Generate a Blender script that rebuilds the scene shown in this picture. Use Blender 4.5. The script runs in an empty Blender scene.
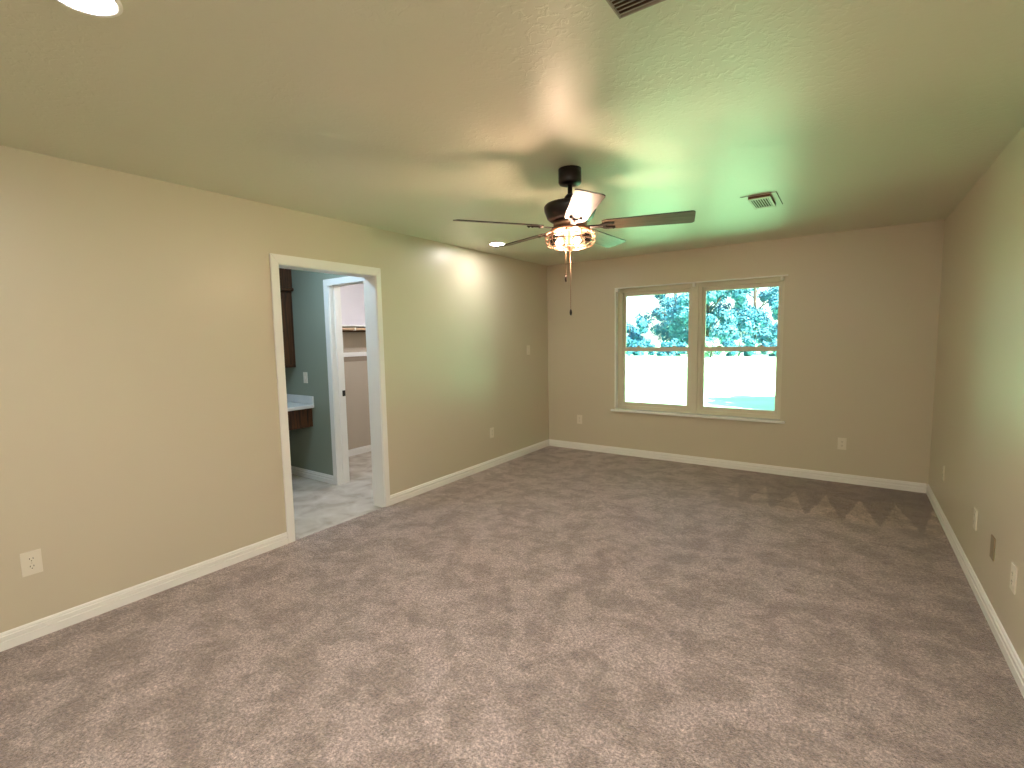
import bpy, bmesh, math, random
from mathutils import Vector, Matrix
random.seed(7)
S = bpy.context.scene
C = S.collection
R = math.radians
PI = math.pi

# ------------------------------------------------------------------ camera
W, D, H = 4.007, 5.717, 2.44
cam_d = bpy.data.cameras.new('camera')
cam = bpy.data.objects.new('camera', cam_d)
C.objects.link(cam)
F, YAW, PITCH, ROLL = 485.84, 0.60676, -0.092458, -0.018321
r0 = Vector((math.cos(YAW), math.sin(YAW), 0)); f0 = Vector((-math.sin(YAW), math.cos(YAW), 0)); u0 = Vector((0, 0, 1))
fwd = f0 * math.cos(PITCH) + u0 * math.sin(PITCH)
up = r0.cross(fwd)
rt = r0 * math.cos(ROLL) + up * math.sin(ROLL)
up = -r0 * math.sin(ROLL) + up * math.cos(ROLL)
cam.matrix_world = Matrix(((rt.x, up.x, -fwd.x, 3.3632), (rt.y, up.y, -fwd.y, 0), (rt.z, up.z, -fwd.z, 1.4753), (0, 0, 0, 1)))
cam_d.sensor_width = 36
cam_d.lens = F / 1024 * 36
cam_d.clip_start = 0.02
cam_d.clip_end = 500
S.camera = cam

# ------------------------------------------------------------------ world, sun, exposure
S.view_settings.view_transform = 'Standard'
S.view_settings.look = 'None'
S.view_settings.gamma = 1
S.view_settings.use_curve_mapping = False
S.view_settings.exposure = 0.38
S.cycles.max_bounces = 12
S.cycles.diffuse_bounces = 8
S.cycles.transparent_max_bounces = 12
S.cycles.sample_clamp_indirect = 12
S.cycles.use_denoising = True

SKY_STRENGTH = 0.6
SUN_STRENGTH = 37.0
wd = bpy.data.worlds.new('sky'); S.world = wd; wd.use_nodes = True
nt = wd.node_tree; nt.nodes.clear()
sky = nt.nodes.new('ShaderNodeTexSky'); sky.sky_type = 'NISHITA'; sky.sun_disc = False
sky.sun_elevation = R(50); sky.sun_rotation = R(100); sky.air_density = 1.0; sky.dust_density = 1.5
bg = nt.nodes.new('ShaderNodeBackground'); bg.inputs[1].default_value = SKY_STRENGTH
wo = nt.nodes.new('ShaderNodeOutputWorld')
nt.links.new(sky.outputs[0], bg.inputs[0]); nt.links.new(bg.outputs[0], wo.inputs[0])

SUN_DIR = Vector((-0.80, 0.22, -0.95)).normalized()      # travels to the left and away from the house
sd = bpy.data.lights.new('sun', 'SUN'); sd.energy = SUN_STRENGTH; sd.angle = R(0.6); sd.color = (1, 0.97, 0.9)
so = bpy.data.objects.new('sun', sd); C.objects.link(so); so.location = (20, -5, 25)
so.rotation_euler = SUN_DIR.to_track_quat('-Z', 'Y').to_euler()

CAN_L = 135.0       # lens brightness of a recessed downlight
BULB_L = 900.0       # fan bulbs

# ------------------------------------------------------------------ material helpers
def mat(name, col, rough=0.6, spec=0.5, metal=0.0, bump=None, noise=None, coat=0.0):
    m = bpy.data.materials.new(name); m.use_nodes = True
    n = m.node_tree; b = n.nodes['Principled BSDF']
    b.inputs['Base Color'].default_value = (*col, 1)
    b.inputs['Roughness'].default_value = rough
    b.inputs['Specular IOR Level'].default_value = spec
    b.inputs['Metallic'].default_value = metal
    b.inputs['Coat Weight'].default_value = coat
    tc = n.nodes.new('ShaderNodeTexCoord')
    if noise:     # (scale, second colour, lo, hi)
        t = n.nodes.new('ShaderNodeTexNoise'); t.inputs['Scale'].default_value = noise[0]; t.inputs['Detail'].default_value = 5
        n.links.new(tc.outputs['Object'], t.inputs['Vector'])
        r = n.nodes.new('ShaderNodeValToRGB')
        r.color_ramp.elements[0].position = noise[2]; r.color_ramp.elements[1].position = noise[3]
        r.color_ramp.elements[0].color = (*col, 1); r.color_ramp.elements[1].color = (*noise[1], 1)
        n.links.new(t.outputs['Fac'], r.inputs[0]); n.links.new(r.outputs[0], b.inputs['Base Color'])
    if bump:      # (scale, strength, distance)
        t = n.nodes.new('ShaderNodeTexNoise'); t.inputs['Scale'].default_value = bump[0]; t.inputs['Detail'].default_value = 4
        n.links.new(tc.outputs['Object'], t.inputs['Vector'])
        k = n.nodes.new('ShaderNodeBump'); k.inputs['Strength'].default_value = bump[1]; k.inputs['Distance'].default_value = bump[2]
        n.links.new(t.outputs['Fac'], k.inputs['Height']); n.links.new(k.outputs[0], b.inputs['Normal'])
    return m

def emit(name, col, s):
    m = bpy.data.materials.new(name); m.use_nodes = True
    n = m.node_tree; b = n.nodes['Principled BSDF']
    b.inputs['Base Color'].default_value = (0.8, 0.8, 0.8, 1)
    b.inputs['Emission Color'].default_value = (*col, 1); b.inputs['Emission Strength'].default_value = s
    return m

def wood(name, dark, light, axis, scale=6.0, rough=0.45):
    m = bpy.data.materials.new(name); m.use_nodes = True
    n = m.node_tree; b = n.nodes['Principled BSDF']; b.inputs['Roughness'].default_value = rough
    tc = n.nodes.new('ShaderNodeTexCoord'); mp = n.nodes.new('ShaderNodeMapping')
    sc = [scale * 6] * 3; sc[axis] = scale * 0.5
    mp.inputs['Scale'].default_value = sc
    t = n.nodes.new('ShaderNodeTexNoise'); t.inputs['Scale'].default_value = 1.5; t.inputs['Detail'].default_value = 6; t.inputs['Distortion'].default_value = 0.6
    r = n.nodes.new('ShaderNodeValToRGB')
    r.color_ramp.elements[0].position = 0.32; r.color_ramp.elements[1].position = 0.68
    r.color_ramp.elements[0].color = (*dark, 1); r.color_ramp.elements[1].color = (*light, 1)
    n.links.new(tc.outputs['Object'], mp.inputs[0]); n.links.new(mp.outputs[0], t.inputs['Vector'])
    n.links.new(t.outputs['Fac'], r.inputs[0]); n.links.new(r.outputs[0], b.inputs['Base Color'])
    return m

M = {}
WALL = (0.62, 0.555, 0.425)
M['wall'] = mat('beige wall paint', WALL, 0.38, 0.7, bump=(160, 0.10, 0.002))
M['trim'] = mat('white trim paint', (0.88, 0.87, 0.83), 0.35, 0.5)
M['plate'] = mat('ivory plastic', (0.80, 0.74, 0.62), 0.35)
M['slot'] = mat('dark slot', (0.10, 0.08, 0.05), 0.6)
M['tanplate'] = mat('tan painted plate', (0.30, 0.24, 0.15), 0.45)
M['green'] = mat('grey green paint', (0.29, 0.33, 0.26), 0.5, bump=(160, 0.1, 0.002))
M['white_metal'] = mat('white metal', (0.8, 0.78, 0.72), 0.4)
M['dark_metal'] = mat('dark bronze metal', (0.018, 0.013, 0.011), 0.38, 0.5, 0.3)
M['copper'] = mat('bronze cage metal', (0.36, 0.20, 0.13), 0.38, 0.5, 0.85)
M['louvre'] = mat('dusty louvre metal', (0.34, 0.30, 0.24), 0.5)
M['register'] = mat('beige register metal', (0.62, 0.56, 0.44), 0.45)
M['duct'] = mat('duct shadow brown', (0.10, 0.055, 0.03), 0.8)
M['cabinet'] = wood('dark red brown wood', (0.022, 0.010, 0.005), (0.12, 0.045, 0.014), 2, 5, 0.35)
M['deck'] = mat('white cultured stone', (0.80, 0.80, 0.78), 0.25, noise=(5, (0.70, 0.71, 0.70), 0.4, 0.7))
M['blade'] = wood('weathered walnut blade', (0.07, 0.045, 0.028), (0.15, 0.10, 0.065), 0, 7, 0.45)
M['blade_edge'] = mat('dark blade edge', (0.03, 0.02, 0.018), 0.5)
M['vinyl'] = mat('almond window vinyl', (0.70, 0.65, 0.52), 0.4)
M['rod'] = wood('pine closet rod', (0.50, 0.33, 0.19), (0.62, 0.44, 0.27), 1, 6)
M['black'] = mat('black metal', (0.012, 0.011, 0.01), 0.4)
M['bark'] = mat('tree bark', (0.06, 0.05, 0.04), 0.9, 0.1)
M['can_light'] = emit('downlight lens glow', (1.0, 0.95, 0.90), CAN_L)
M['bulb'] = emit('warm bulb glow', (1.0, 0.70, 0.50), BULB_L)
M['bath_lens'] = emit('cool bathroom lens glow', (0.58, 0.80, 1.0), 62)
M['closet_lens'] = emit('cool closet lens glow', (0.94, 0.92, 1.0), 105)
M['fill_lens'] = emit('warm white fill glow', (1.0, 0.95, 0.87), 104)

# ceiling: off-white satin with knock-down texture
m = mat('textured ceiling paint', (0.70, 0.69, 0.555), 0.40, 0.5); M['ceiling'] = m
n = m.node_tree; b = n.nodes['Principled BSDF']; tc = n.nodes.new('ShaderNodeTexCoord')
t1 = n.nodes.new('ShaderNodeTexNoise'); t1.inputs['Scale'].default_value = 34; t1.inputs['Detail'].default_value = 4
t1.inputs['Distortion'].default_value = 0.8
rr = n.nodes.new('ShaderNodeValToRGB'); rr.color_ramp.elements[0].position = 0.50; rr.color_ramp.elements[1].position = 0.64
bp = n.nodes.new('ShaderNodeBump'); bp.inputs['Strength'].default_value = 0.22; bp.inputs['Distance'].default_value = 0.003
n.links.new(tc.outputs['Object'], t1.inputs['Vector']); n.links.new(t1.outputs['Fac'], rr.inputs[0])
n.links.new(rr.outputs[0], bp.inputs['Height']); n.links.new(bp.outputs[0], b.inputs['Normal'])

# closet wall: lamp light above the shelf, shade below, put into the colour
m = mat('closet lit and shaded paint', (0.50, 0.43, 0.34), 0.6); M['closet'] = m
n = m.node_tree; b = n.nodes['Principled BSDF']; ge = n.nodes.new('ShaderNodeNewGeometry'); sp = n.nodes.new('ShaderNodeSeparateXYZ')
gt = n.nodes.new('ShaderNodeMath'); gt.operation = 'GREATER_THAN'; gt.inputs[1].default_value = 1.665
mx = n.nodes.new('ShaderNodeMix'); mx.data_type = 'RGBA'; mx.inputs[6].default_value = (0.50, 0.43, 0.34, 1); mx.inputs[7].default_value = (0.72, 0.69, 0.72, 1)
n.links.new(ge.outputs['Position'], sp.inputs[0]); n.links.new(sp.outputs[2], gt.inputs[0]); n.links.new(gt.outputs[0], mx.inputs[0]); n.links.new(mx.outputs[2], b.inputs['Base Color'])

# carpet
def carpet():
    m = mat('tan cut pile carpet', (0.3, 0.22, 0.16), 0.5, 0.6)
    n = m.node_tree; b = n.nodes['Principled BSDF']; L = n.links.new
    b.inputs['Sheen Weight'].default_value = 0.5; b.inputs['Sheen Roughness'].default_value = 0.45
    b.inputs['Sheen Tint'].default_value = (1.0, 0.90, 0.95, 1)
    tc = n.nodes.new('ShaderNodeTexCoord')
    def noise(sc, det=4, dist=0.0, rough=0.6):
        t = n.nodes.new('ShaderNodeTexNoise'); t.inputs['Scale'].default_value = sc; t.inputs['Detail'].default_value = det
        t.inputs['Distortion'].default_value = dist; t.inputs['Roughness'].default_value = rough
        L(tc.outputs['Object'], t.inputs['Vector']); return t.outputs['Fac']
    def ramp(src, stops):
        r = n.nodes.new('ShaderNodeValToRGB'); e = r.color_ramp.elements
        while len(e) < len(stops): e.new(0.5)
        for i, (p, c) in enumerate(stops): e[i].position = p; e[i].color = (*c, 1)
        L(src, r.inputs[0]); return r.outputs[0]
    def mix(fac, a, bb, mode='MIX'):
        x = n.nodes.new('ShaderNodeMix'); x.data_type = 'RGBA'; x.blend_type = mode
        if isinstance(fac, float): x.inputs[0].default_value = fac
        else: L(fac, x.inputs[0])
        L(a, x.inputs[6]) if not isinstance(a, tuple) else setattr(x.inputs[6], 'default_value', (*a, 1))
        L(bb, x.inputs[7]) if not isinstance(bb, tuple) else setattr(x.inputs[7], 'default_value', (*bb, 1))
        return x.outputs[2]
    def math_(op, a, bb=None, c=None):
        x = n.nodes.new('ShaderNodeMath'); x.operation = op
        for i, v in enumerate((a, bb, c)):
            if v is None: continue
            if isinstance(v, (int, float)): x.inputs[i].default_value = v
            else: L(v, x.inputs[i])
        return x.outputs[0]
    grain = noise(80, 6, 0.0, 0.9)
    base = ramp(grain, [(0.39, (0.085, 0.062, 0.046)), (0.5, (0.33, 0.255, 0.205)), (0.61, (0.76, 0.63, 0.54))])
    # pile lying one way or the other: soft foot and vacuum marks
    blot = noise(5.0, 8, 0.3, 0.68)
    pile = ramp(blot, [(0.42, (0.66, 0.61, 0.54)), (0.49, (0.90, 0.88, 0.86)), (0.56, (1.18, 1.18, 1.24))])
    big = noise(1.1, 2, 0.4)
    pile2 = ramp(big, [(0.35, (0.94, 0.93, 0.92)), (0.62, (1.07, 1.07, 1.09))])
    mid = ramp(noise(26, 6, 0.5, 0.75), [(0.38, (0.76, 0.73, 0.70)), (0.62, (1.20, 1.21, 1.22))])
    col = mix(1.0, base, mid, 'MULTIPLY'); col = mix(1.0, col, pile, 'MULTIPLY'); col = mix(1.0, col, pile2, 'MULTIPLY')
    # zigzag of vacuum strokes in front of the window wall
    se = n.nodes.new('ShaderNodeSeparateXYZ'); L(tc.outputs['Object'], se.inputs[0]); X, Y = se.outputs[0], se.outputs[1]
    wob = noise(9, 2)
    Xw = math_('ADD', X, math_('MULTIPLY', math_('SUBTRACT', wob, 0.5), 0.05))
    ph = math_('FRACT', math_('DIVIDE', math_('SUBTRACT', Xw, 3.117 - 0.2475 * 8), 0.2475))
    tri = math_('SUBTRACT', 1.0, math_('ABSOLUTE', math_('SUBTRACT', math_('MULTIPLY', ph, 2.0), 1.0)))      # 0 at valleys, 1 at tips
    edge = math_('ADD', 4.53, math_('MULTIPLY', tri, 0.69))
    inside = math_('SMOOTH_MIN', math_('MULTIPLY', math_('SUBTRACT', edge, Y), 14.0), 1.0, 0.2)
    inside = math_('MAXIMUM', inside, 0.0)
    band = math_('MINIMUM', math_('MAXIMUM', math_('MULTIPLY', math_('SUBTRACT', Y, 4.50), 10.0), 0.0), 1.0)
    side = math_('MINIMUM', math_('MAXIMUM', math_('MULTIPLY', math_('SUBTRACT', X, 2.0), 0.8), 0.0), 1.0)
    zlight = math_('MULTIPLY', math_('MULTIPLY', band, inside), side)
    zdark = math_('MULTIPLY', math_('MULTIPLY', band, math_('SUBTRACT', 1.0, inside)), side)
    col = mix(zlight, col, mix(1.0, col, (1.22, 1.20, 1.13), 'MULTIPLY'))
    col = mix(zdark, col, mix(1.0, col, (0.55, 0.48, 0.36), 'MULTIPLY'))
    # darker brown tone along the right-hand wall
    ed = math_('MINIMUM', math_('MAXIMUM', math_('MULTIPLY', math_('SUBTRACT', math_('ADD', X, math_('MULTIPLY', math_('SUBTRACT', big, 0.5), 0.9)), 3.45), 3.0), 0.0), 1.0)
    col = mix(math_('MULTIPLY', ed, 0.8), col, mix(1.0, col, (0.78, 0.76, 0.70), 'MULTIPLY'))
    L(col, b.inputs['Base Color'])
    bh = math_('ADD', noise(170, 3), math_('MULTIPLY', noise(24, 4, 0.8), 0.8))
    k = n.nodes.new('ShaderNodeBump'); k.inputs['Strength'].default_value = 1.0; k.inputs['Distance'].default_value = 0.014
    L(bh, k.inputs['Height']); L(k.outputs[0], b.inputs['Normal'])
    return m
M['carpet'] = carpet()

# bare concrete of the bathroom floor
m = mat('worn bare concrete', (0.5, 0.46, 0.4), 0.7, 0.3, bump=(40, 0.2, 0.004)); M['concrete'] = m
n = m.node_tree; b = n.nodes['Principled BSDF']; tc = n.nodes.new('ShaderNodeTexCoord')
ta = n.nodes.new('ShaderNodeTexNoise'); ta.inputs['Scale'].default_value = 5; ta.inputs['Detail'].default_value = 8; ta.inputs['Distortion'].default_value = 0.5
ra = n.nodes.new('ShaderNodeValToRGB'); e = ra.color_ramp.elements
e[0].position = 0.30; e[0].color = (0.36, 0.31, 0.25, 1); e[1].position = 0.5; e[1].color = (0.50, 0.45, 0.38, 1)
e.new(0.72); e[2].color = (0.60, 0.56, 0.50, 1)
n.links.new(tc.outputs['Object'], ta.inputs['Vector']); n.links.new(ta.outputs['Fac'], ra.inputs[0]); n.links.new(ra.outputs[0], b.inputs['Base Color'])

# lawn and leaves
M['lawn'] = mat('bright lawn', (0.30, 0.62, 0.30), 0.9, 0.1, noise=(0.6, (0.36, 0.70, 0.38), 0.35, 0.65))
def leaf_mat(name, c1, c2):
    m = mat(name, c1, 0.6, 0.2, noise=(0.5, c2, 0.4, 0.6)); return m
M['leaf'] = leaf_mat('blue green leaves', (0.032, 0.125, 0.19), (0.08, 0.24, 0.33))
M['leaf2'] = leaf_mat('teal green leaves', (0.036, 0.14, 0.185), (0.09, 0.25, 0.31))
M['leaf3'] = leaf_mat('pale yellow green leaves', (0.25, 0.42, 0.28), (0.35, 0.52, 0.35))

# window glass: faintly green clear pane
m = bpy.data.materials.new('faint green window glass'); m.use_nodes = True; M['glass'] = m
n = m.node_tree; n.nodes.clear(); o_ = n.nodes.new('ShaderNodeOutputMaterial')
tr = n.nodes.new('ShaderNodeBsdfTransparent'); tr.inputs[0].default_value = (0.88, 1.0, 0.96, 1)
gl = n.nodes.new('ShaderNodeBsdfGlossy'); gl.inputs['Roughness'].default_value = 0.02
fr = n.nodes.new('ShaderNodeFresnel'); fr.inputs[0].default_value = 1.45; mxs = n.nodes.new('ShaderNodeMixShader')
n.links.new(fr.outputs[0], mxs.inputs[0]); n.links.new(tr.outputs[0], mxs.inputs[1]); n.links.new(gl.outputs[0], mxs.inputs[2]); n.links.new(mxs.outputs[0], o_.inputs[0])
m = bpy.data.materials.new('clear seeded lamp glass'); m.use_nodes = True; M['lampglass'] = m
n = m.node_tree; n.nodes.clear(); o_ = n.nodes.new('ShaderNodeOutputMaterial')
tr = n.nodes.new('ShaderNodeBsdfTransparent'); tr.inputs[0].default_value = (0.98, 0.95, 0.92, 1)
gl = n.nodes.new('ShaderNodeBsdfGlossy'); gl.inputs['Roughness'].default_value = 0.03
fr = n.nodes.new('ShaderNodeFresnel'); fr.inputs[0].default_value = 1.5; mxs = n.nodes.new('ShaderNodeMixShader')
n.links.new(fr.outputs[0], mxs.inputs[0]); n.links.new(tr.outputs[0], mxs.inputs[1]); n.links.new(gl.outputs[0], mxs.inputs[2]); n.links.new(mxs.outputs[0], o_.inputs[0])

# ------------------------------------------------------------------ mesh helpers
def box(bm, x0, x1, y0, y1, z0, z1, bev=0.0):
    r = bmesh.ops.create_cube(bm, size=1.0)
    vs = r['verts']
    for v in vs:
        v.co = Vector((x0 + (v.co.x + .5) * (x1 - x0), y0 + (v.co.y + .5) * (y1 - y0), z0 + (v.co.z + .5) * (z1 - z0)))
    if bev:
        es = {e for v in vs for e in v.link_edges}
        bmesh.ops.bevel(bm, geom=list(es), offset=bev, segments=2, affect='EDGES', profile=0.5)
    return vs
def lathe(bm, prof, seg=40, cx=0, cy=0, cap=True):
    rings = []
    for (r, z) in prof:
        rings.append([bm.verts.new((cx + r * math.cos(2 * PI * i / seg), cy + r * math.sin(2 * PI * i / seg), z)) for i in range(seg)])
    for a, b2 in zip(rings, rings[1:]):
        for i in range(seg):
            f = bm.faces.new((a[i], a[(i + 1) % seg], b2[(i + 1) % seg], b2[i])); f.smooth = True
    if cap:
        bm.faces.new(rings[0]); bm.faces.new(rings[-1])
def tube(bm, pts, r, seg=8, closed=False):
    pts = [Vector(p) for p in pts]; N = len(pts); rings = []
    for i, p in enumerate(pts):
        a = pts[(i - 1) % N] if (closed or i > 0) else p
        c = pts[(i + 1) % N] if (closed or i < N - 1) else p
        t = (c - a).normalized()
        ref = Vector((0, 0, 1)) if abs(t.z) < 0.9 else Vector((1, 0, 0))
        s = t.cross(ref).normalized(); q = s.cross(t)
        rings.append([bm.verts.new(p + (s * math.cos(2 * PI * k / seg) + q * math.sin(2 * PI * k / seg)) * r) for k in range(seg)])
    M_ = N if closed else N - 1
    for i in range(M_):
        a, b2 = rings[i], rings[(i + 1) % N]
        for k in range(seg):
            f = bm.faces.new((a[k], a[(k + 1) % seg], b2[(k + 1) % seg], b2[k])); f.smooth = True
    if not closed:
        bm.faces.new(rings[0]); bm.faces.new(rings[-1])
def obj(name, bm, m, parent=None, loc=None, rot=None):
    bmesh.ops.recalc_face_normals(bm, faces=bm.faces)
    me = bpy.data.meshes.new(name); bm.to_mesh(me); bm.free()
    me.materials.append(m)
    o = bpy.data.objects.new(name, me); C.objects.link(o)
    if parent: o.parent = parent
    if loc: o.location = loc
    if rot: o.rotation_euler = rot
    return o
def NB(): return bmesh.new()
def tag(o, label, cat, group=None, kind=None):
    o['label'] = label; o['category'] = cat
    if group: o['group'] = group
    if kind: o['kind'] = kind
    return o
def thing(name, label, cat, loc=(0, 0, 0), rot=(0, 0, 0), group=None, kind=None):
    o = bpy.data.objects.new(name, None); C.objects.link(o); o.location = loc; o.rotation_euler = rot
    o.empty_display_size = 0.1
    return tag(o, label, cat, group, kind)
def struct(name, bm, m, label=None, cat=None):
    o = obj(name, bm, m); o['kind'] = 'structure'
    if label: o['label'] = label; o['category'] = cat
    return o

# ------------------------------------------------------------------ room shell
Y0 = -1.35          # wall behind the camera
TL = 0.147          # thickness of the left wall
DO0, DO1, DZ = 1.955, 2.813, 2.033        # doorway in the left wall
bm = NB(); box(bm, 0, W, Y0, D, -0.15, 0); box(bm, -0.004, 0, DO0, DO1, -0.15, 0)
struct('floor', bm, M['carpet'], 'tan cut pile carpet over the whole bedroom floor', 'carpet')
bm = NB(); box(bm, -2.1, W + .15, Y0 - .15, D + .15, H, H + .2)
struct('ceiling', bm, M['ceiling'], 'off-white satin ceiling with knock-down texture', 'ceiling')
bm = NB()
box(bm, -TL, 0, Y0, DO0 - .02, -.15, H); box(bm, -TL, 0, DO1 + .02, D, -.15, H); box(bm, -TL, 0, DO0 - .02, DO1 + .02, DZ + .02, H)
struct('wall_left', bm, M['wall'], 'long beige bedroom wall with the open doorway', 'wall')
WX0, WX1, WZ0, WZ1 = 0.974, 2.800, 0.572, 2.068
YT = D + 0.16
bm = NB()
box(bm, -TL, WX0, D, YT, -.15, H); box(bm, WX1, W + .15, D, YT, -.15, H)
box(bm, WX0, WX1, D, YT, -.15, WZ0); box(bm, WX0, WX1, D, YT, WZ1, H)
struct('wall_back', bm, M['wall'], 'beige end wall around the double window', 'wall')
bm = NB(); box(bm, W, W + .15, Y0, D, -.15, H)
struct('wall_right', bm, M['wall'], 'beige satin wall along the right side', 'wall')
bm = NB(); box(bm, -TL, W + .15, Y0 - .15, Y0, -.15, H)
struct('wall_front', bm, M['wall'], 'beige wall behind the viewer', 'wall')

BBP = [(0, 0), (.014, 0), (.014, .042), (.0065, .044), (.0065, .049), (.013, .051), (.013, .068), (.006, .070), (.006, .075), (.010, .077), (.007, .085), (.003, .088), (0, .088)]
def baseboard(name, p0, p1, nrm, label):
    bm = NB(); p0 = Vector((*p0, 0)); p1 = Vector((*p1, 0)); nv = Vector((*nrm, 0))
    t = (p1 - p0).normalized()
    a = [bm.verts.new(p0 + nv * d + Vector((0, 0, z))) for d, z in BBP]
    b2 = [bm.verts.new(p1 + nv * d + Vector((0, 0, z))) for d, z in BBP]
    k = len(BBP)
    for i in range(k): bm.faces.new((a[i], a[(i + 1) % k], b2[(i + 1) % k], b2[i]))
    bm.faces.new(a); bm.faces.new(b2)
    return struct(name, bm, M['trim'], label, 'baseboard')
CO0, CO1, CZ = DO0 - .064, DO1 + .056, 2.103
baseboard('baseboard_left', (0, Y0), (0, CO0), (1, 0), 'white grooved baseboard left of the open doorway')
baseboard('baseboard_left', (0, CO1), (0, D), (1, 0), 'white grooved baseboard between the doorway and the far corner')
baseboard('baseboard_back', (.014, D), (W - .014, D), (0, -1), 'white grooved baseboard under the double window')
baseboard('baseboard_right', (W, Y0), (W, D), (-1, 0), 'white grooved baseboard along the right wall')
baseboard('baseboard_front', (.014, Y0), (W - .014, Y0), (0, 1), 'white grooved baseboard behind the viewer')

# ------------------------------------------------------------------ doorways
def quad_prism(bm, pts, off):
    a = [bm.verts.new(Vector(p)) for p in pts]; b2 = [bm.verts.new(Vector(p) + Vector(off)) for p in pts]
    k = len(pts)
    for i in range(k): bm.faces.new((a[i], a[(i + 1) % k], b2[(i + 1) % k], b2[i]))
    bm.faces.new(a); bm.faces.new(b2)
d1 = thing('door_1', 'white cased opening without a door leading to the bathroom', 'doorway', (0, (DO0 + DO1) / 2, 0)); d1['kind'] = 'structure'
ym = (DO0 + DO1) / 2
def rel(bm, x, y, z):
    for v in bm.verts: v.co -= Vector((x, y, z))
    return bm
ci = .004
for nm, pts in (('casing', [(0, CO0, 0), (0, DO0 - ci, 0), (0, DO0 - ci, DZ + ci), (0, CO0, CZ)]),
                ('casing', [(0, CO1, 0), (0, DO1 + ci, 0), (0, DO1 + ci, DZ + ci), (0, CO1, CZ)]),
                ('casing', [(0, CO0, CZ), (0, DO0 - ci, DZ + ci), (0, DO1 + ci, DZ + ci), (0, CO1, CZ)])):
    bm = NB(); quad_prism(bm, pts, (.016, 0, 0)); bmesh.ops.recalc_face_normals(bm, faces=bm.faces)
    bmesh.ops.bevel(bm, geom=list(bm.edges), offset=.003, segments=2, affect='EDGES')
    rel(bm, 0, ym, 0); obj(nm, bm, M['trim'], d1)
bm = NB(); box(bm, -TL - .003, .003, DO0 - .019, DO0, -.012, DZ + .019); rel(bm, 0, ym, 0); obj('jamb', bm, M['trim'], d1)
bm = NB(); box(bm, -TL - .003, .003, DO1, DO1 + .019, -.012, DZ + .019); rel(bm, 0, ym, 0); obj('jamb', bm, M['trim'], d1)
bm = NB(); box(bm, -TL - .003, .003, DO0, DO1, DZ, DZ + .019); rel(bm, 0, ym, 0); obj('head_jamb', bm, M['trim'], d1)

# ------------------------------------------------------------------ bathroom and closet shell
G, GT = 3.032, 0.125
BX = -1.95
bm = NB(); box(bm, -2.1, -.004, 0.2, 5.0, -.15, -.012)
struct('floor_bathroom', bm, M['concrete'], 'bare mottled concrete floor beyond the doorway', 'floor')
CX0, CX1, CZD = -.955, -.245, 2.045
bm = NB(); box(bm, BX, CX0 - .018, G, G + GT, -.012, H); box(bm, CX1 + .018, -TL, G, G + GT, -.012, H); box(bm, CX0 - .018, CX1 + .018, G, G + GT, CZD + .018, H)
struct('wall_bathroom_end', bm, M['green'], 'grey-green bathroom wall with the closet door opening', 'wall')
bm = NB(); box(bm, BX - .15, BX, 0.2, G + GT - .03, -.012, H)
struct('wall_bathroom_left', bm, M['green'], 'grey-green bathroom wall behind the vanity', 'wall')
bm = NB(); box(bm, BX, -TL, 0.2, 0.35, -.012, H)
struct('wall_bathroom_front', bm, M['green'], 'grey-green bathroom wall out of sight', 'wall')
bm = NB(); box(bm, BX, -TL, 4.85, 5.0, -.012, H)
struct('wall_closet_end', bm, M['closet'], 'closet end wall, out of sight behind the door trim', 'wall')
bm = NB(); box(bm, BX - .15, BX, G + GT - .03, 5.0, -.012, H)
struct('wall_closet', bm, M['closet'], 'beige closet wall with the lamp light above the shelf painted whiter', 'wall')
baseboard('baseboard_bathroom', (BX, G), (-1.035, G), (0, -1), 'white baseboard along the grey-green bathroom wall')
baseboard('baseboard_closet', (BX, G + GT), (BX, 4.85), (1, 0), 'white baseboard along the closet wall')
for o in list(C.objects):
    if o.name.startswith(('baseboard_bathroom', 'baseboard_closet')): o.location.z = -.012

d2 = thing('door_2', 'white cased closet opening in the grey-green wall', 'doorway', (-.6, G, -.012)); d2['kind'] = 'structure'
for pts in ([(CX0 - .08, G, 0), (CX0 - .008, G, 0), (CX0 - .008, G, CZD + .008), (CX0 - .08, G, CZD + .072)],
            [(CX1 + .07, G, 0), (CX1 + .008, G, 0), (CX1 + .008, G, CZD + .008), (CX1 + .07, G, CZD + .072)],
            [(CX0 - .08, G, CZD + .072), (CX0 - .008, G, CZD + .008), (CX1 + .008, G, CZD + .008), (CX1 + .07, G, CZD + .072)]):
    bm = NB(); quad_prism(bm, pts, (0, -.015, 0)); bmesh.ops.recalc_face_normals(bm, faces=bm.faces)
    bmesh.ops.bevel(bm, geom=list(bm.edges), offset=.003, segments=2, affect='EDGES')
    rel(bm, -.6, G, 0); obj('casing', bm, M['trim'], d2)
for (x0, x1) in ((CX0 - .018, CX0), (CX1, CX1 + .018)):
    bm = NB(); box(bm, x0, x1, G - .003, G + GT + .004, 0, CZD + .03); rel(bm, -.6, G, 0); obj('jamb', bm, M['trim'], d2)
bm = NB(); box(bm, CX0, CX1, G - .003, G + GT + .004, CZD + .012, CZD + .03); rel(bm, -.6, G, 0); obj('head_jamb', bm, M['trim'], d2)
bm = NB()
box(bm, CX0, CX0 + .011, G + .045, G + .080, 0, CZD + .012, .002); box(bm, CX0, CX1, G + .045, G + .080, CZD + .001, CZD + .012, .002)
rel(bm, -.6, G, 0); obj('door_stop', bm, M['trim'], d2)
bm = NB(); box(bm, CX0 - .001, CX0 + .004, G + .092, G + .126, .925, .985, .001); rel(bm, -.6, G, 0); obj('strike_plate', bm, M['black'], d2)['label'] = 'black strike plate'

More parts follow.
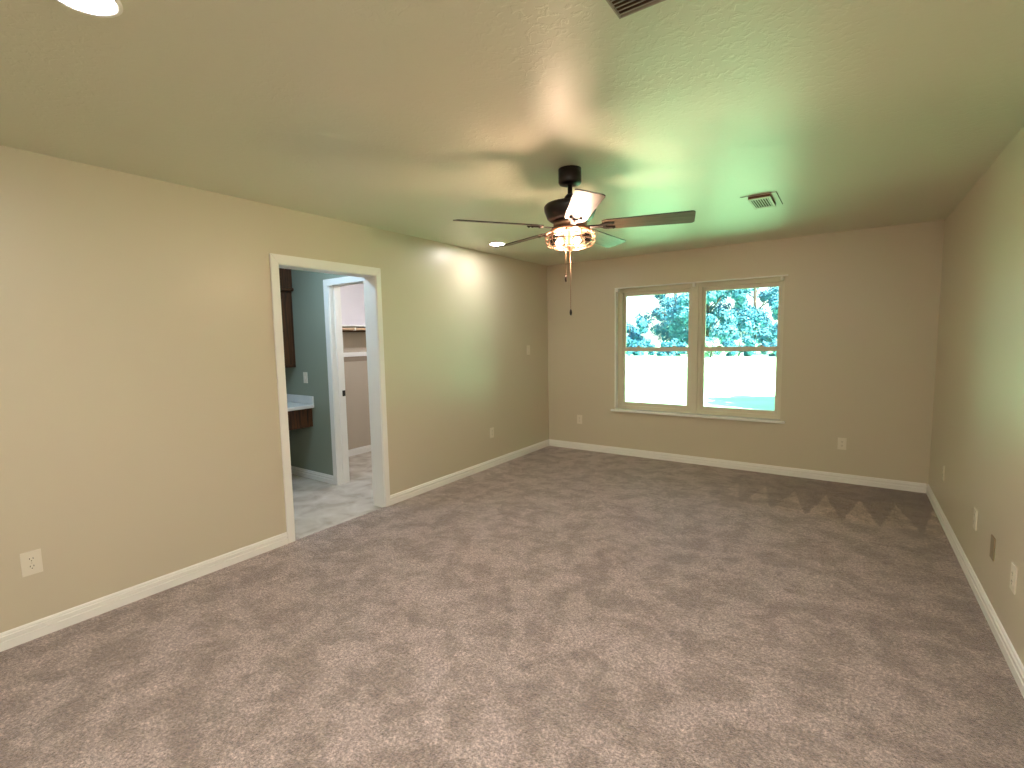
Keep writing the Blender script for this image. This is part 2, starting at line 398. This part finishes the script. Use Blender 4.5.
# wall cabinet over the vanity
cb = thing('wall_cabinet', 'dark red-brown wooden wall cabinet hung above the white vanity counter', 'cabinet', (BX, 2.1, 1.21))
def part(name, m, parent, *boxes, bev=.002, at=(0, 0, 0)):
    bm = NB()
    for bx in boxes: box(bm, *bx, bev)
    rel(bm, *at); return obj(name, bm, m, parent)
a = (BX, 2.1, 1.21)
part('body', M['cabinet'], cb, (BX, BX + .325, 1.2, G, 1.21, 2.03), at=a)
part('upper_body', M['cabinet'], cb, (BX, BX + .345, 1.2, G, 2.065, 2.42), at=a)
part('crown_moulding', M['cabinet'], cb, (BX, BX + .375, 1.19, G, 2.03, 2.065), bev=.01, at=a)
for y0, y1 in ((2.46, 2.99), (1.90, 2.43), (1.24, 1.87)):
    dr = part('door', M['cabinet'], cb, (BX + .326, BX + .346, y0, y1, 1.24, 2.01), bev=.003, at=a)
    bm = NB()
    box(bm, BX + .3455, BX + .353, y0 + .07, y1 - .07, 1.31, 1.94, .003); rel(bm, *a); obj('raised_panel', bm, M['cabinet'], dr)

# vanity desk
vn = thing('vanity_counter', 'white vanity counter with splash on a dark wood apron against the grey-green wall', 'vanity', (BX, 2.2, 0))
a = (BX, 2.2, 0)
part('countertop', M['deck'], vn, (BX + .0015, -1.318, 1.2, G - .0015, .780, .818), bev=.006, at=a)
part('side_splash', M['deck'], vn, (BX + .02, -1.322, G - .02, G - .0015, .818, .905), bev=.004, at=a)
part('back_splash', M['deck'], vn, (BX + .0015, BX + .02, 1.2, G - .0015, .818, .905), bev=.004, at=a)
part('apron', M['cabinet'], vn, (-1.385, -1.365, 1.2, G - .0015, .575, .780), (BX + .0015, -1.385, G - .02, G - .0015, .58, .780), at=a)
part('side_cabinet', M['cabinet'], vn, (BX + .0015, -1.38, 1.2, 2.05, -.011, .785), at=a)

# outlet and switch plates -------------------------------------------------
def plate(name, label, cat, loc, rotz, kind, group, m=None, w=.072, h=.118):
    """local frame: plate in XZ, facing -Y"""
    t = thing(name, label, cat, loc, (0, 0, rotz), group)
    bm = NB(); box(bm, -w / 2, w / 2, -.006, .0, -h / 2, h / 2, .002); obj('cover_plate', bm, m or M['plate'], t)
    if kind == 'outlet':
        for s in (-1, 1):
            bm = NB()
            prof = []
            for i in range(24):
                an = 2 * PI * i / 24; prof.append((.0172 * math.cos(an), max(-.0138, min(.0138, .0172 * math.sin(an)))))
            vs = [bm.verts.new((x, -.0078, z + s * .0195)) for x, z in prof]; vb = [bm.verts.new((x, -.005, z + s * .0195)) for x, z in prof]
            bm.faces.new(vs); bm.faces.new(vb)
            for i in range(24): bm.faces.new((vs[i], vs[(i + 1) % 24], vb[(i + 1) % 24], vb[i]))
            rc = obj('receptacle', bm, m or M['plate'], t)
            bm = NB()
            for x in (-.0065, .0065): box(bm, x - .0013, x + .0013, -.0084, -.0070, s * .0195 + .0005, s * .0195 + .0085)
            tube(bm, [(0, -.0084, s * .0195 - .007), (0, -.0070, s * .0195 - .007)], .0025)
            obj('slots', bm, M['slot'], rc)
        bm = NB(); tube(bm, [(0, -.0075, 0), (0, -.005, 0)], .003); obj('screw', bm, M['register'], t)
    elif kind == 'switch':
        bm = NB(); box(bm, -.005, .005, -.012, -.004, -.012, .012, .001)
        obj('toggle', bm, m or M['plate'], t)
        for s in (-1, 1):
            bm = NB(); tube(bm, [(0, -.0072, s * .030), (0, -.005, s * .030)], .003); obj('screw', bm, M['register'], t)
    else:
        for s in (-1, 1):
            bm = NB(); tube(bm, [(0, -.0072, s * .030), (0, -.005, s * .030)], .003); obj('screw', bm, m or M['plate'], t)
    return t
LW, BW, RW = R(90), 0, R(-90)      # facing +x, -y, -x
plate('wall_outlet', 'ivory duplex outlet on the left wall, nearest the viewer', 'outlet', (0, .55, .392), LW, 'outlet', 'wall outlets', w=.078, h=.122)
plate('wall_outlet', 'ivory duplex outlet low on the left wall past the doorway', 'outlet', (0, 4.415, .400), LW, 'outlet', 'wall outlets')
plate('wall_outlet', 'ivory duplex outlet on the window wall by the left corner', 'outlet', (.473, D, .402), BW, 'outlet', 'wall outlets')
plate('wall_outlet', 'ivory duplex outlet on the window wall, right of the window', 'outlet', (3.341, D, .388), BW, 'outlet', 'wall outlets')
plate('wall_outlet', 'pale slim plate on the right wall, farthest toward the corner', 'outlet', (W, 4.946, .375), RW, 'outlet', 'wall outlets', w=.06)
plate('wall_outlet', 'white plate on the right wall just beyond the tan plate', 'outlet', (W, 3.777, .384), RW, 'outlet', 'wall outlets')
plate('cable_plate', 'tan blank cover plate between two white plates on the right wall', 'cover plate', (W, 3.352, .369), RW, 'blank', 'wall outlets', M['tanplate'])
plate('wall_outlet', 'white duplex outlet on the right wall, nearest the viewer', 'outlet', (W, 2.965, .374), RW, 'outlet', 'wall outlets', w=.078, h=.122)
plate('light_switch', 'ivory switch plate at eye level on the left wall near the far corner', 'switch', (0, 5.222, 1.331), LW, 'switch', None)
plate('light_switch', 'ivory switch plate on the grey-green bathroom wall above the counter', 'switch', (-1.452, G, 1.10), BW, 'switch', None)

# closet fittings ------------------------------------------------------------
sh = thing('closet_shelf', 'white closet shelf on the wall above the wooden rod', 'shelf', (BX, 4.0, 1.66))
a = (BX, 4.0, 1.66)
part('board', M['trim'], sh, (BX, BX + .30, G + GT, 4.85, 1.664, 1.682), at=a)
part('shade_cleat', M['duct'], sh, (BX, BX + .018, G + GT, 4.85, 1.60, 1.664), at=a)  # dark strip gives the shade under the shelf board by colour
rd = thing('closet_rod', 'pale wooden closet rod hanging under the white shelf', 'rod', (BX + .27, 4.0, 1.63))
a = (BX + .27, 4.0, 1.63)
bm = NB(); tube(bm, [(BX + .27, G + GT + .002, 1.632), (BX + .27, 4.848, 1.632)], .016, 14); rel(bm, *a); obj('rod', bm, M['rod'], rd)
bm = NB(); box(bm, BX + .250, BX + .290, 3.86, 3.878, 1.614, 1.662, .002); box(bm, BX + .0195, BX + .285, 3.862, 3.876, 1.650, 1.662); rel(bm, *a)
obj('bracket', bm, M['white_metal'], rd)['label'] = 'white rod bracket'
rl = thing('wall_rail', 'white wooden rail with a tan strip below it on the closet wall', 'rail', (BX, 4.0, 1.28))
a = (BX, 4.0, 1.28)
part('upper_board', M['trim'], rl, (BX, BX + .02, G + GT, 4.85, 1.284, 1.340), at=a)
part('lower_band', mat('darker tan band', (.30, .24, .18), .6), rl, (BX, BX + .008, G + GT, 4.85, 1.222, 1.284), at=a)  # darker tan band just below the white board

# lamps of the two small rooms
def disc_lamp(name, label, loc, r, lens):      # a round flush lamp: white base, domed lens
    t = thing(name, label, 'ceiling light', loc)
    bm = NB(); lathe(bm, [(r + .02, 0), (r + .02, -.02), (r, -.03)], 32); obj('base', bm, M['white_metal'], t)
    bm = NB(); lathe(bm, [(r, -.030), (r * .9, -.055), (r * .5, -.075), (.01, -.08)], 32); obj('lens', bm, lens, t)
disc_lamp('flush_light', 'round flush light on the bathroom ceiling', (-.70, 2.30, H), .14, M['bath_lens'])
disc_lamp('flush_light', 'round flush light on the closet ceiling', (-.70, 3.95, H), .12, M['closet_lens'])

# ------------------------------------------------------------------ windows
YF = 5.79
def bar(m, parent, *boxes, bev=.003, name='frame'):
    bm = NB()
    for bx in boxes: box(bm, *bx, bev)
    return obj(name, bm, m, parent)
def window(i, x0, x1, label):
    z0, z1 = WZ0 + .004, WZ1 - .002
    t = thing('window_%d' % i, label, 'window', ((x0 + x1) / 2, YF, z0)); t['kind'] = 'structure'
    cx = (x0 + x1) / 2
    A = x0 - cx; B = x1 - cx; h = z1 - z0; fw = .036
    def P(name, *bx, m=None, bev=.003, parent=t): return bar(m or M['vinyl'], parent, *bx, bev=bev, name=name)
    P('frame', (A, A + fw + (.022 if i == 1 else 0), 0, .085, 0, h), (B - fw, B, 0, .085, 0, h), (A + fw, B - fw, 0, .085, h - .050, h), (A + fw, B - fw, 0, .085, 0, .040))
    sw = .030; zr = 1.345 - z0      # top of the meeting rail
    a_, b_ = A + fw + (.022 if i == 1 else 0), B - fw
    up_ = P('upper_sash', (a_, a_ + sw, .045, .070, zr - .06, h - .050), (b_ - sw, b_, .045, .070, zr - .06, h - .050),
            (a_ + sw, b_ - sw, .045, .070, h - .094, h - .050), (a_ + sw, b_ - sw, .045, .070, zr - .048, zr - .008))
    P('pane', (a_ + sw - .004, b_ - sw + .004, .056, .059, zr - .02, h - .09), m=M['glass'], bev=0, parent=up_)
    lo = P('lower_sash', (a_, a_ + sw, .012, .040, .040, zr), (b_ - sw, b_, .012, .040, .040, zr),
           (a_ + sw, b_ - sw, .012, .040, .040, .085), (a_ + sw, b_ - sw, .012, .040, zr - .050, zr))
    P('pane', (a_ + sw - .004, b_ - sw + .004, .024, .027, .08, zr - .045), m=M['glass'], bev=0, parent=lo)
    for q in (.24, .78):
        x = a_ + (b_ - a_) * q
        lk = NB(); box(lk, x - .025, x + .025, .010, .036, zr, zr + .008, .003); lathe(lk, [(.014, zr + .008), (.014, zr + .014), (.008, zr + .018)], 16, x, .022)
        obj('sash_lock', lk, M['vinyl'], t)
window(1, WX0, 1.886, 'left single-hung window of the pair in the end wall')
window(2, 1.942, WX1, 'right single-hung window of the pair in the end wall')
bm = NB(); box(bm, 1.886, 1.942, YF - .012, YT, WZ0 + .004, WZ1, .004)
struct('trim_1', bm, M['vinyl'], 'almond mullion post between the two windows', 'mullion')
bm = NB(); box(bm, .925, 2.845, D - .045, D, .548, .574, .005); box(bm, WX0, WX1, D - .01, YF + .08, .556, .575, .002)
struct('trim_2', bm, mat('glossy white sill paint', (.86, .86, .84), .15, .7), 'white sill board under the pair of windows', 'window sill')
bm = NB(); box(bm, .965, 2.830, D - .014, D + .002, WZ1 - .008, WZ1 + .008, .002)  # thin white strip along the top edge of the window opening
struct('trim_3', bm, M['trim'], 'thin white strip above the pair of windows', 'trim')
bm = NB(); box(bm, WX0 - .012, WX0 + .004, D - .005, YF, WZ0 + .003, WZ1 - .008, .002)  # added white strip stands in for the lit face of the left reveal
struct('trim_4', bm, M['trim'], 'narrow white strip standing in for the lit return at the left edge of the left window', 'trim')
for x, lb in ((1.00, 'small white blind bracket at the top left window corner'), (1.905, 'small white blind bracket above the mullion'), (2.775, 'small white blind bracket at the top right window corner')):
    t = thing('blind_bracket', lb, 'bracket', (x, D - .012, WZ1 - .010), group='blind brackets over the window')
    bm = NB(); box(bm, -.013, .013, -.001, .040, -.036, -.033, .001); box(bm, -.013, -.010, -.001, .040, -.033, 0, .001); box(bm, .010, .013, -.001, .040, -.033, 0, .001)
    obj('clip', bm, M['trim'], t)
    bm = NB(); box(bm, -.013, .013, -.005, -.001, -.036, 0, .001); obj('gate', bm, M['trim'], t)

# ------------------------------------------------------------------ recessed downlights
def downlight(x, y, label):
    t = thing('recessed_light', label, 'ceiling light', (x, y, H), group='recessed ceiling lights')
    bm = NB(); lathe(bm, [(.088, 0), (.088, -.003), (.080, -.006), (.072, -.004), (.070, 0)], 40, cap=False); obj('trim_ring', bm, M['white_metal'], t)
    bm = NB(); vs = [bm.verts.new((.071 * math.cos(2 * PI * i / 40), .071 * math.sin(2 * PI * i / 40), -.003)) for i in range(40)]
    vb = [bm.verts.new((v.co.x, v.co.y, -.0005)) for v in vs]
    bm.faces.new(vs); bm.faces.new(vb)
    for i in range(40): bm.faces.new((vs[i], vs[(i + 1) % 40], vb[(i + 1) % 40], vb[i]))
    obj('lens', bm, M['can_light'], t)
downlight(.38, 4.08, 'lit round downlight near the left wall, beside a fan blade tip')
downlight(1.587, .515, 'lit round downlight cut by the top left edge of the picture')
downlight(3.42, .80, 'added unseen downlight that brightens the right wall, over the viewer')  # added downlight outside the view, there to brighten the right side
disc_lamp('flush_light', 'added unseen fill light, large and round, on the bedroom ceiling over the viewer', (2.8, .15, H), .20, M['fill_lens'])  # added fill lamp outside the view, lifts the whole bedroom

# ------------------------------------------------------------------ ceiling vents
t = thing('ceiling_register', 'small beige boxed air register with slots on the green-lit ceiling', 'vent', (2.807, 4.01, H))
a = (2.807, 4.01, H)
bm = NB(); box(bm, 2.696, 2.914, 3.836, 4.225, H - .003, H, .001); rel(bm, *a); obj('backing_plate', bm, M['ceiling'], t)
bm = NB()
box(bm, 2.690, 2.918, 3.831, 3.836, H - .002, H); box(bm, 2.914, 2.919, 3.831, 4.225, H - .002, H); rel(bm, *a)
obj('plate_gap', bm, M['duct'], t)['label'] = 'dark gap round the plate'
zb = H - .024
bm = NB()
box(bm, 2.740, 2.743, 3.848, 4.172, zb + .002, H - .003); box(bm, 2.872, 2.875, 3.848, 4.172, zb + .002, H - .003)
box(bm, 2.743, 2.872, 3.848, 3.851, zb + .002, H - .003); box(bm, 2.743, 2.872, 4.169, 4.172, zb + .002, H - .003); box(bm, 2.743, 2.872, 3.851, 4.169, H - .008, H - .004)
rel(bm, *a); obj('collar', bm, M['duct'], t)['label'] = 'brown collar above the face'
bm = NB()
box(bm, 2.736, 2.752, 3.845, 4.175, zb, zb + .004, .001); box(bm, 2.862, 2.878, 3.845, 4.175, zb, zb + .004, .001)
box(bm, 2.752, 2.862, 3.845, 3.885, zb, zb + .004, .001); box(bm, 2.752, 2.862, 4.135, 4.175, zb, zb + .004, .001)
rel(bm, *a); obj('face_frame', bm, M['register'], t)
for i in range(7):
    x = 2.752 + .110 * (i + .5) / 7
    bm = NB(); vs = box(bm, -.0034, .0034, 3.885, 4.135, -.001, .001)
    bmesh.ops.rotate(bm, verts=bm.verts, cent=(0, 0, 0), matrix=Matrix.Rotation(R(12), 3, 'Y')); bmesh.ops.translate(bm, verts=bm.verts, vec=(x, 0, zb + .004))
    rel(bm, *a); obj('vane', bm, M['register'], t)
t = thing('return_grille', 'grey louvred ceiling grille cut by the top edge of the picture', 'vent', (2.937, 1.30, H))
a = (2.937, 1.30, H)
bm = NB(); box(bm, 2.762, 3.112, 1.125, 1.472, H - .0025, H - .0005); rel(bm, *a); obj('backing', bm, M['duct'], t)
bm = NB()
box(bm, 2.757, 2.762, 1.12, 1.477, H - .012, H, .001); box(bm, 3.112, 3.117, 1.12, 1.477, H - .012, H, .001)
box(bm, 2.762, 3.112, 1.12, 1.125, H - .012, H, .001); box(bm, 2.762, 3.112, 1.472, 1.477, H - .012, H, .001)
rel(bm, *a); obj('frame', bm, M['louvre'], t)
for i in range(20):
    y = 1.125 + .347 * (i + .5) / 20
    bm = NB(); box(bm, 2.762, 3.112, -.0075, .0075, -.0008, .0008)
    bmesh.ops.rotate(bm, verts=bm.verts, cent=(0, 0, 0), matrix=Matrix.Rotation(R(28), 3, 'X')); bmesh.ops.translate(bm, verts=bm.verts, vec=(0, y, H - .0075))
    rel(bm, *a); obj('slat', bm, M['louvre'], t)

# ------------------------------------------------------------------ ceiling fan
FX, FY = 2.005, 2.579
fan = thing('ceiling_fan', 'dark bronze five-blade ceiling fan with a caged three-bulb light', 'ceiling fan', (FX, FY, H))
def fp(name, prof, m, seg=48, parent=fan):
    bm = NB(); lathe(bm, [(r, z - H) for r, z in prof], seg); return obj(name, bm, m, parent)
fp('canopy', [(.066, 2.440), (.066, 2.366), (.060, 2.356), (.030, 2.350)], M['dark_metal'])
fp('downrod', [(.0135, 2.355), (.0135, 2.255)], M['dark_metal'], 20)
fp('coupling', [(.020, 2.300), (.032, 2.285), (.040, 2.245)], M['dark_metal'], 24)
fp('motor_housing', [(.035, 2.252), (.105, 2.248), (.142, 2.242), (.151, 2.230), (.149, 2.206), (.133, 2.165), (.115, 2.150), (.05, 2.148)], M['dark_metal'])
fp('hub_plate', [(.05, 2.150), (.095, 2.146), (.098, 2.118), (.085, 2.108), (.05, 2.106)], M['copper'])
BZ = 2.115
for k in range(5):
    an = R(305.416 + 72 * k)
    bl = bpy.data.objects.new('tmp', None)
    bm = NB()
    # blade outline along +x, slightly wider toward a rounded-corner tip
    r_in, r_out, w_in, w_out, cr, th = .185, .68, .052, .071, .020, .006
    out = [(r_in, -w_in), (r_in + .03, -w_in - .006)]
    for j in range(6):
        t_ = -PI / 2 + PI / 2 * j / 5; out.append((r_out - cr + cr * math.cos(t_), -w_out + cr + cr * math.sin(t_)))
    for j in range(6):
        t_ = PI / 2 * j / 5; out.append((r_out - cr + cr * math.cos(t_), w_out - cr + cr * math.sin(t_)))
    out += [(r_in + .03, w_in + .006), (r_in, w_in)]
    quad_prism(bm, [(x, y, -th / 2) for x, y in out], (0, 0, th))
    rot = Matrix.Rotation(an, 4, 'Z') @ Matrix.Rotation(R(-12), 4, 'X')
    me_o = obj('blade', bm, M['blade'], fan); me_o.data.materials.append(M['blade_edge'])
    for p_ in me_o.data.polygons:
        if len(p_.vertices) == 4: p_.material_index = 1
    me_o.matrix_local = Matrix.Translation((0, 0, BZ - H)) @ rot
    # iron: a bar from the hub that opens into a two-finger holder under the blade
    bm = NB()
    quad_prism(bm, [(.085, -.016, -.012), (.17, -.014, -.012), (.20, -.036, -.012), (.255, -.036, -.012), (.255, -.020, -.012), (.212, -.016, -.012), (.205, 0, -.012),
                    (.212, .016, -.012), (.255, .020, -.012), (.255, .036, -.012), (.20, .036, -.012), (.17, .014, -.012), (.085, .016, -.012)], (0, 0, .0075))
    for x, y in ((.245, -.028), (.245, .028), (.19, 0)): lathe(bm, [(.006, -.016), (.006, -.012)], 12, x, y)
    ir = obj('blade_iron', bm, M['copper'] if False else M['dark_metal'], fan)
    ir.matrix_local = Matrix.Translation((0, 0, BZ - H)) @ rot
# light kit
KZ = -.0
kit = fp('light_fitter', [(.05, 2.108), (.112, 2.106), (.116, 2.096), (.110, 2.090), (.045, 2.088), (.030, 2.060), (.028, 2.010), (.020, 2.000), (.006, 1.976), (.002, 1.972)], M['copper'])
prof = [(.100, 2.094), (.138, 2.080), (.143, 2.058), (.143, 2.034), (.132, 2.012), (.098, 2.000)]
bm = NB()
for (r, z) in prof[1:]:
    tube(bm, [(r * math.cos(2 * PI * i / 48), r * math.sin(2 * PI * i / 48), z - H) for i in range(48)], .0026, 6, True)
for k in range(10):
    an = 2 * PI * k / 10
    tube(bm, [(r * math.cos(an), r * math.sin(an), z - H) for r, z in prof] + [(.02 * math.cos(an), .02 * math.sin(an), 2.004 - H)], .0024, 6)
obj('cage', bm, M['copper'], fan)
bm = NB(); lathe(bm, [(.096, 2.088 - H), (.120, 2.072 - H), (.125, 2.050 - H), (.122, 2.025 - H), (.095, 2.010 - H), (.04, 2.007 - H)], 40, cap=False)
obj('glass_bowl', bm, M['lampglass'], fan)['label'] = 'clear glass bowl inside the cage'
for a0 in (180, 300, 60):
    an = YAW + R(a0); dx, dy = math.cos(an), math.sin(an)
    bm = NB(); tube(bm, [(dx * .020, dy * .020, 2.046 - H), (dx * .046, dy * .046, 2.034 - H)], .013, 14); obj('socket', bm, M['copper'], fan)
    bm = NB()
    prof_b = [(.008, 0), (.009, .006), (.014, .014), (.017, .024), (.015, .034), (.009, .041), (.002, .043)]
    lathe(bm, prof_b, 20)
    bu = obj('bulb', bm, M['bulb'], fan)
    q = Vector((dx, dy, -.42)).normalized().to_track_quat('Z', 'Y')
    bu.matrix_local = Matrix.Translation((dx * .044, dy * .044, 2.035 - H)) @ q.to_matrix().to_4x4()
def chain(dx, dy, z0, z1, nm):
    bm = NB(); tube(bm, [(dx, dy, z0 - H), (dx, dy, z1 - H)], .0016, 6)
    z = z0
    while z > z1:
        bmesh.ops.create_icosphere(bm, subdivisions=1, radius=.0024, matrix=Matrix.Translation((dx, dy, z - H))); z -= .012
    c = obj('pull_chain', bm, M['copper'], fan)
    bm = NB(); lathe(bm, [(.0025, z1 + .004 - H), (.006, z1 - .006 - H), (.0075, z1 - .018 - H), (.005, z1 - .030 - H), (.002, z1 - .033 - H)], 14, dx, dy)
    obj('pull_fob', bm, M['dark_metal'], c)
rx, ry = math.cos(YAW), math.sin(YAW)
chain(-.027 * rx, -.027 * ry, 2.09, 1.835, 'a')
chain(0, 0, 1.97, 1.64, 'b')

# ------------------------------------------------------------------ outdoors
bm = NB(); box(bm, -140, 140, YT, 200, -.5, -.3)
struct('ground', bm, M['lawn'], 'sunlit green lawn outside the window', 'lawn')
def tree(name, x, y, h, r, z_lo, n, label, lm, seed, group='trees beyond the lawn', leaf=.17):
    rnd = random.Random(seed)
    t = thing(name, label, 'tree', (x, y, -.3), group=group)
    bm = NB(); tube(bm, [(0, 0, 0), (.08, .05, h * .35), (0, .1, h * .75)], .16 if h > 4 else .06, 8)
    if h > 4:
        for k in range(5):
            an = k * 1.3 + seed; tube(bm, [(.05, .05, h * (.3 + .07 * k)), (math.cos(an) * r * .6, math.sin(an) * r * .6, h * (.45 + .08 * k))], .06, 6)
    obj('trunk', bm, M['bark'], t)
    verts, faces = [], []
    cl = []
    for k in range(int(10 + r * 7)):
        while True:
            p = Vector((rnd.uniform(-1, 1), rnd.uniform(-1, 1), rnd.uniform(-1, 1)))
            if p.length < 1: break
        cl.append((Vector((p.x * r, p.y * r, z_lo + (p.z + 1) / 2 * (h - z_lo))), r * rnd.uniform(.16, .32)))
    for k in range(n):
        c, cr = cl[k % len(cl)]
        v = Vector((rnd.gauss(0, 1), rnd.gauss(0, 1), rnd.gauss(0, .8))).normalized() * cr * rnd.uniform(.5, 1.1)
        p = c + v; s = leaf * rnd.uniform(.6, 1.3)
        if p.z < 0.05: p.z = 0.05
        nrm = (v.normalized() + Vector((rnd.uniform(-.7, .7), rnd.uniform(-.7, .7), rnd.uniform(-.3, .9)))).normalized()
        a_ = nrm.orthogonal().normalized(); b_ = nrm.cross(a_); q = rnd.uniform(0, 6.28)
        a2 = a_ * math.cos(q) + b_ * math.sin(q); b2 = -a_ * math.sin(q) + b_ * math.cos(q)
        i0 = len(verts); verts += [p - a2 * s, p + b2 * s * .5, p + a2 * s, p - b2 * s * .5]; faces.append((i0, i0 + 1, i0 + 2, i0 + 3))
    me = bpy.data.meshes.new('foliage'); me.from_pydata(verts, [], faces); me.materials.append(lm)
    o = bpy.data.objects.new('foliage', me); C.objects.link(o); o.parent = t; o['kind'] = 'stuff'
    return t
tree('tree', -16.0, 50, 3.9, 2.2, .0, 6000, 'low bluish tree at the left edge of the left window', M['leaf'], 1)
tree('tree', -13.4, 57.5, 9.5, 3.6, .2, 11000, 'tall tree spreading over the middle of the left window', M['leaf'], 2)
tree('tree', -7.9, 49, 8.4, 3.1, .1, 11000, 'large dense tree at the left side of the right window', M['leaf2'], 3)
tree('tree', -5.0, 57.0, 9.5, 3.5, .1, 11000, 'large dense tree filling the middle of the right window', M['leaf'], 4)
tree('tree', -1.1, 48.5, 4.8, 2.2, .1, 5000, 'low thin tree at the right edge of the right window', M['leaf2'], 5)
tree('bush', -5.7, 40.9, 1.6, 1.0, .05, 1500, 'pale sunlit bush at the lower left of the right window', M['leaf3'], 6, None, .10)
for k in range(6):
    tree('bush', -15.4 + 2.8 * k, 44.2, 1.75 - .1 * (k % 3), 1.28, -.2, 2600, 'teal bush in the low hedge row at the far edge of the lawn', M['leaf'], 20 + k, 'hedge bushes at the far edge of the lawn', .13)
tree('tree', 6.3, 13.6, 5.6, 2.1, 2.4, 9000, 'yard tree right of the window whose shade falls on the lawn', M['leaf2'], 7, None, .13)
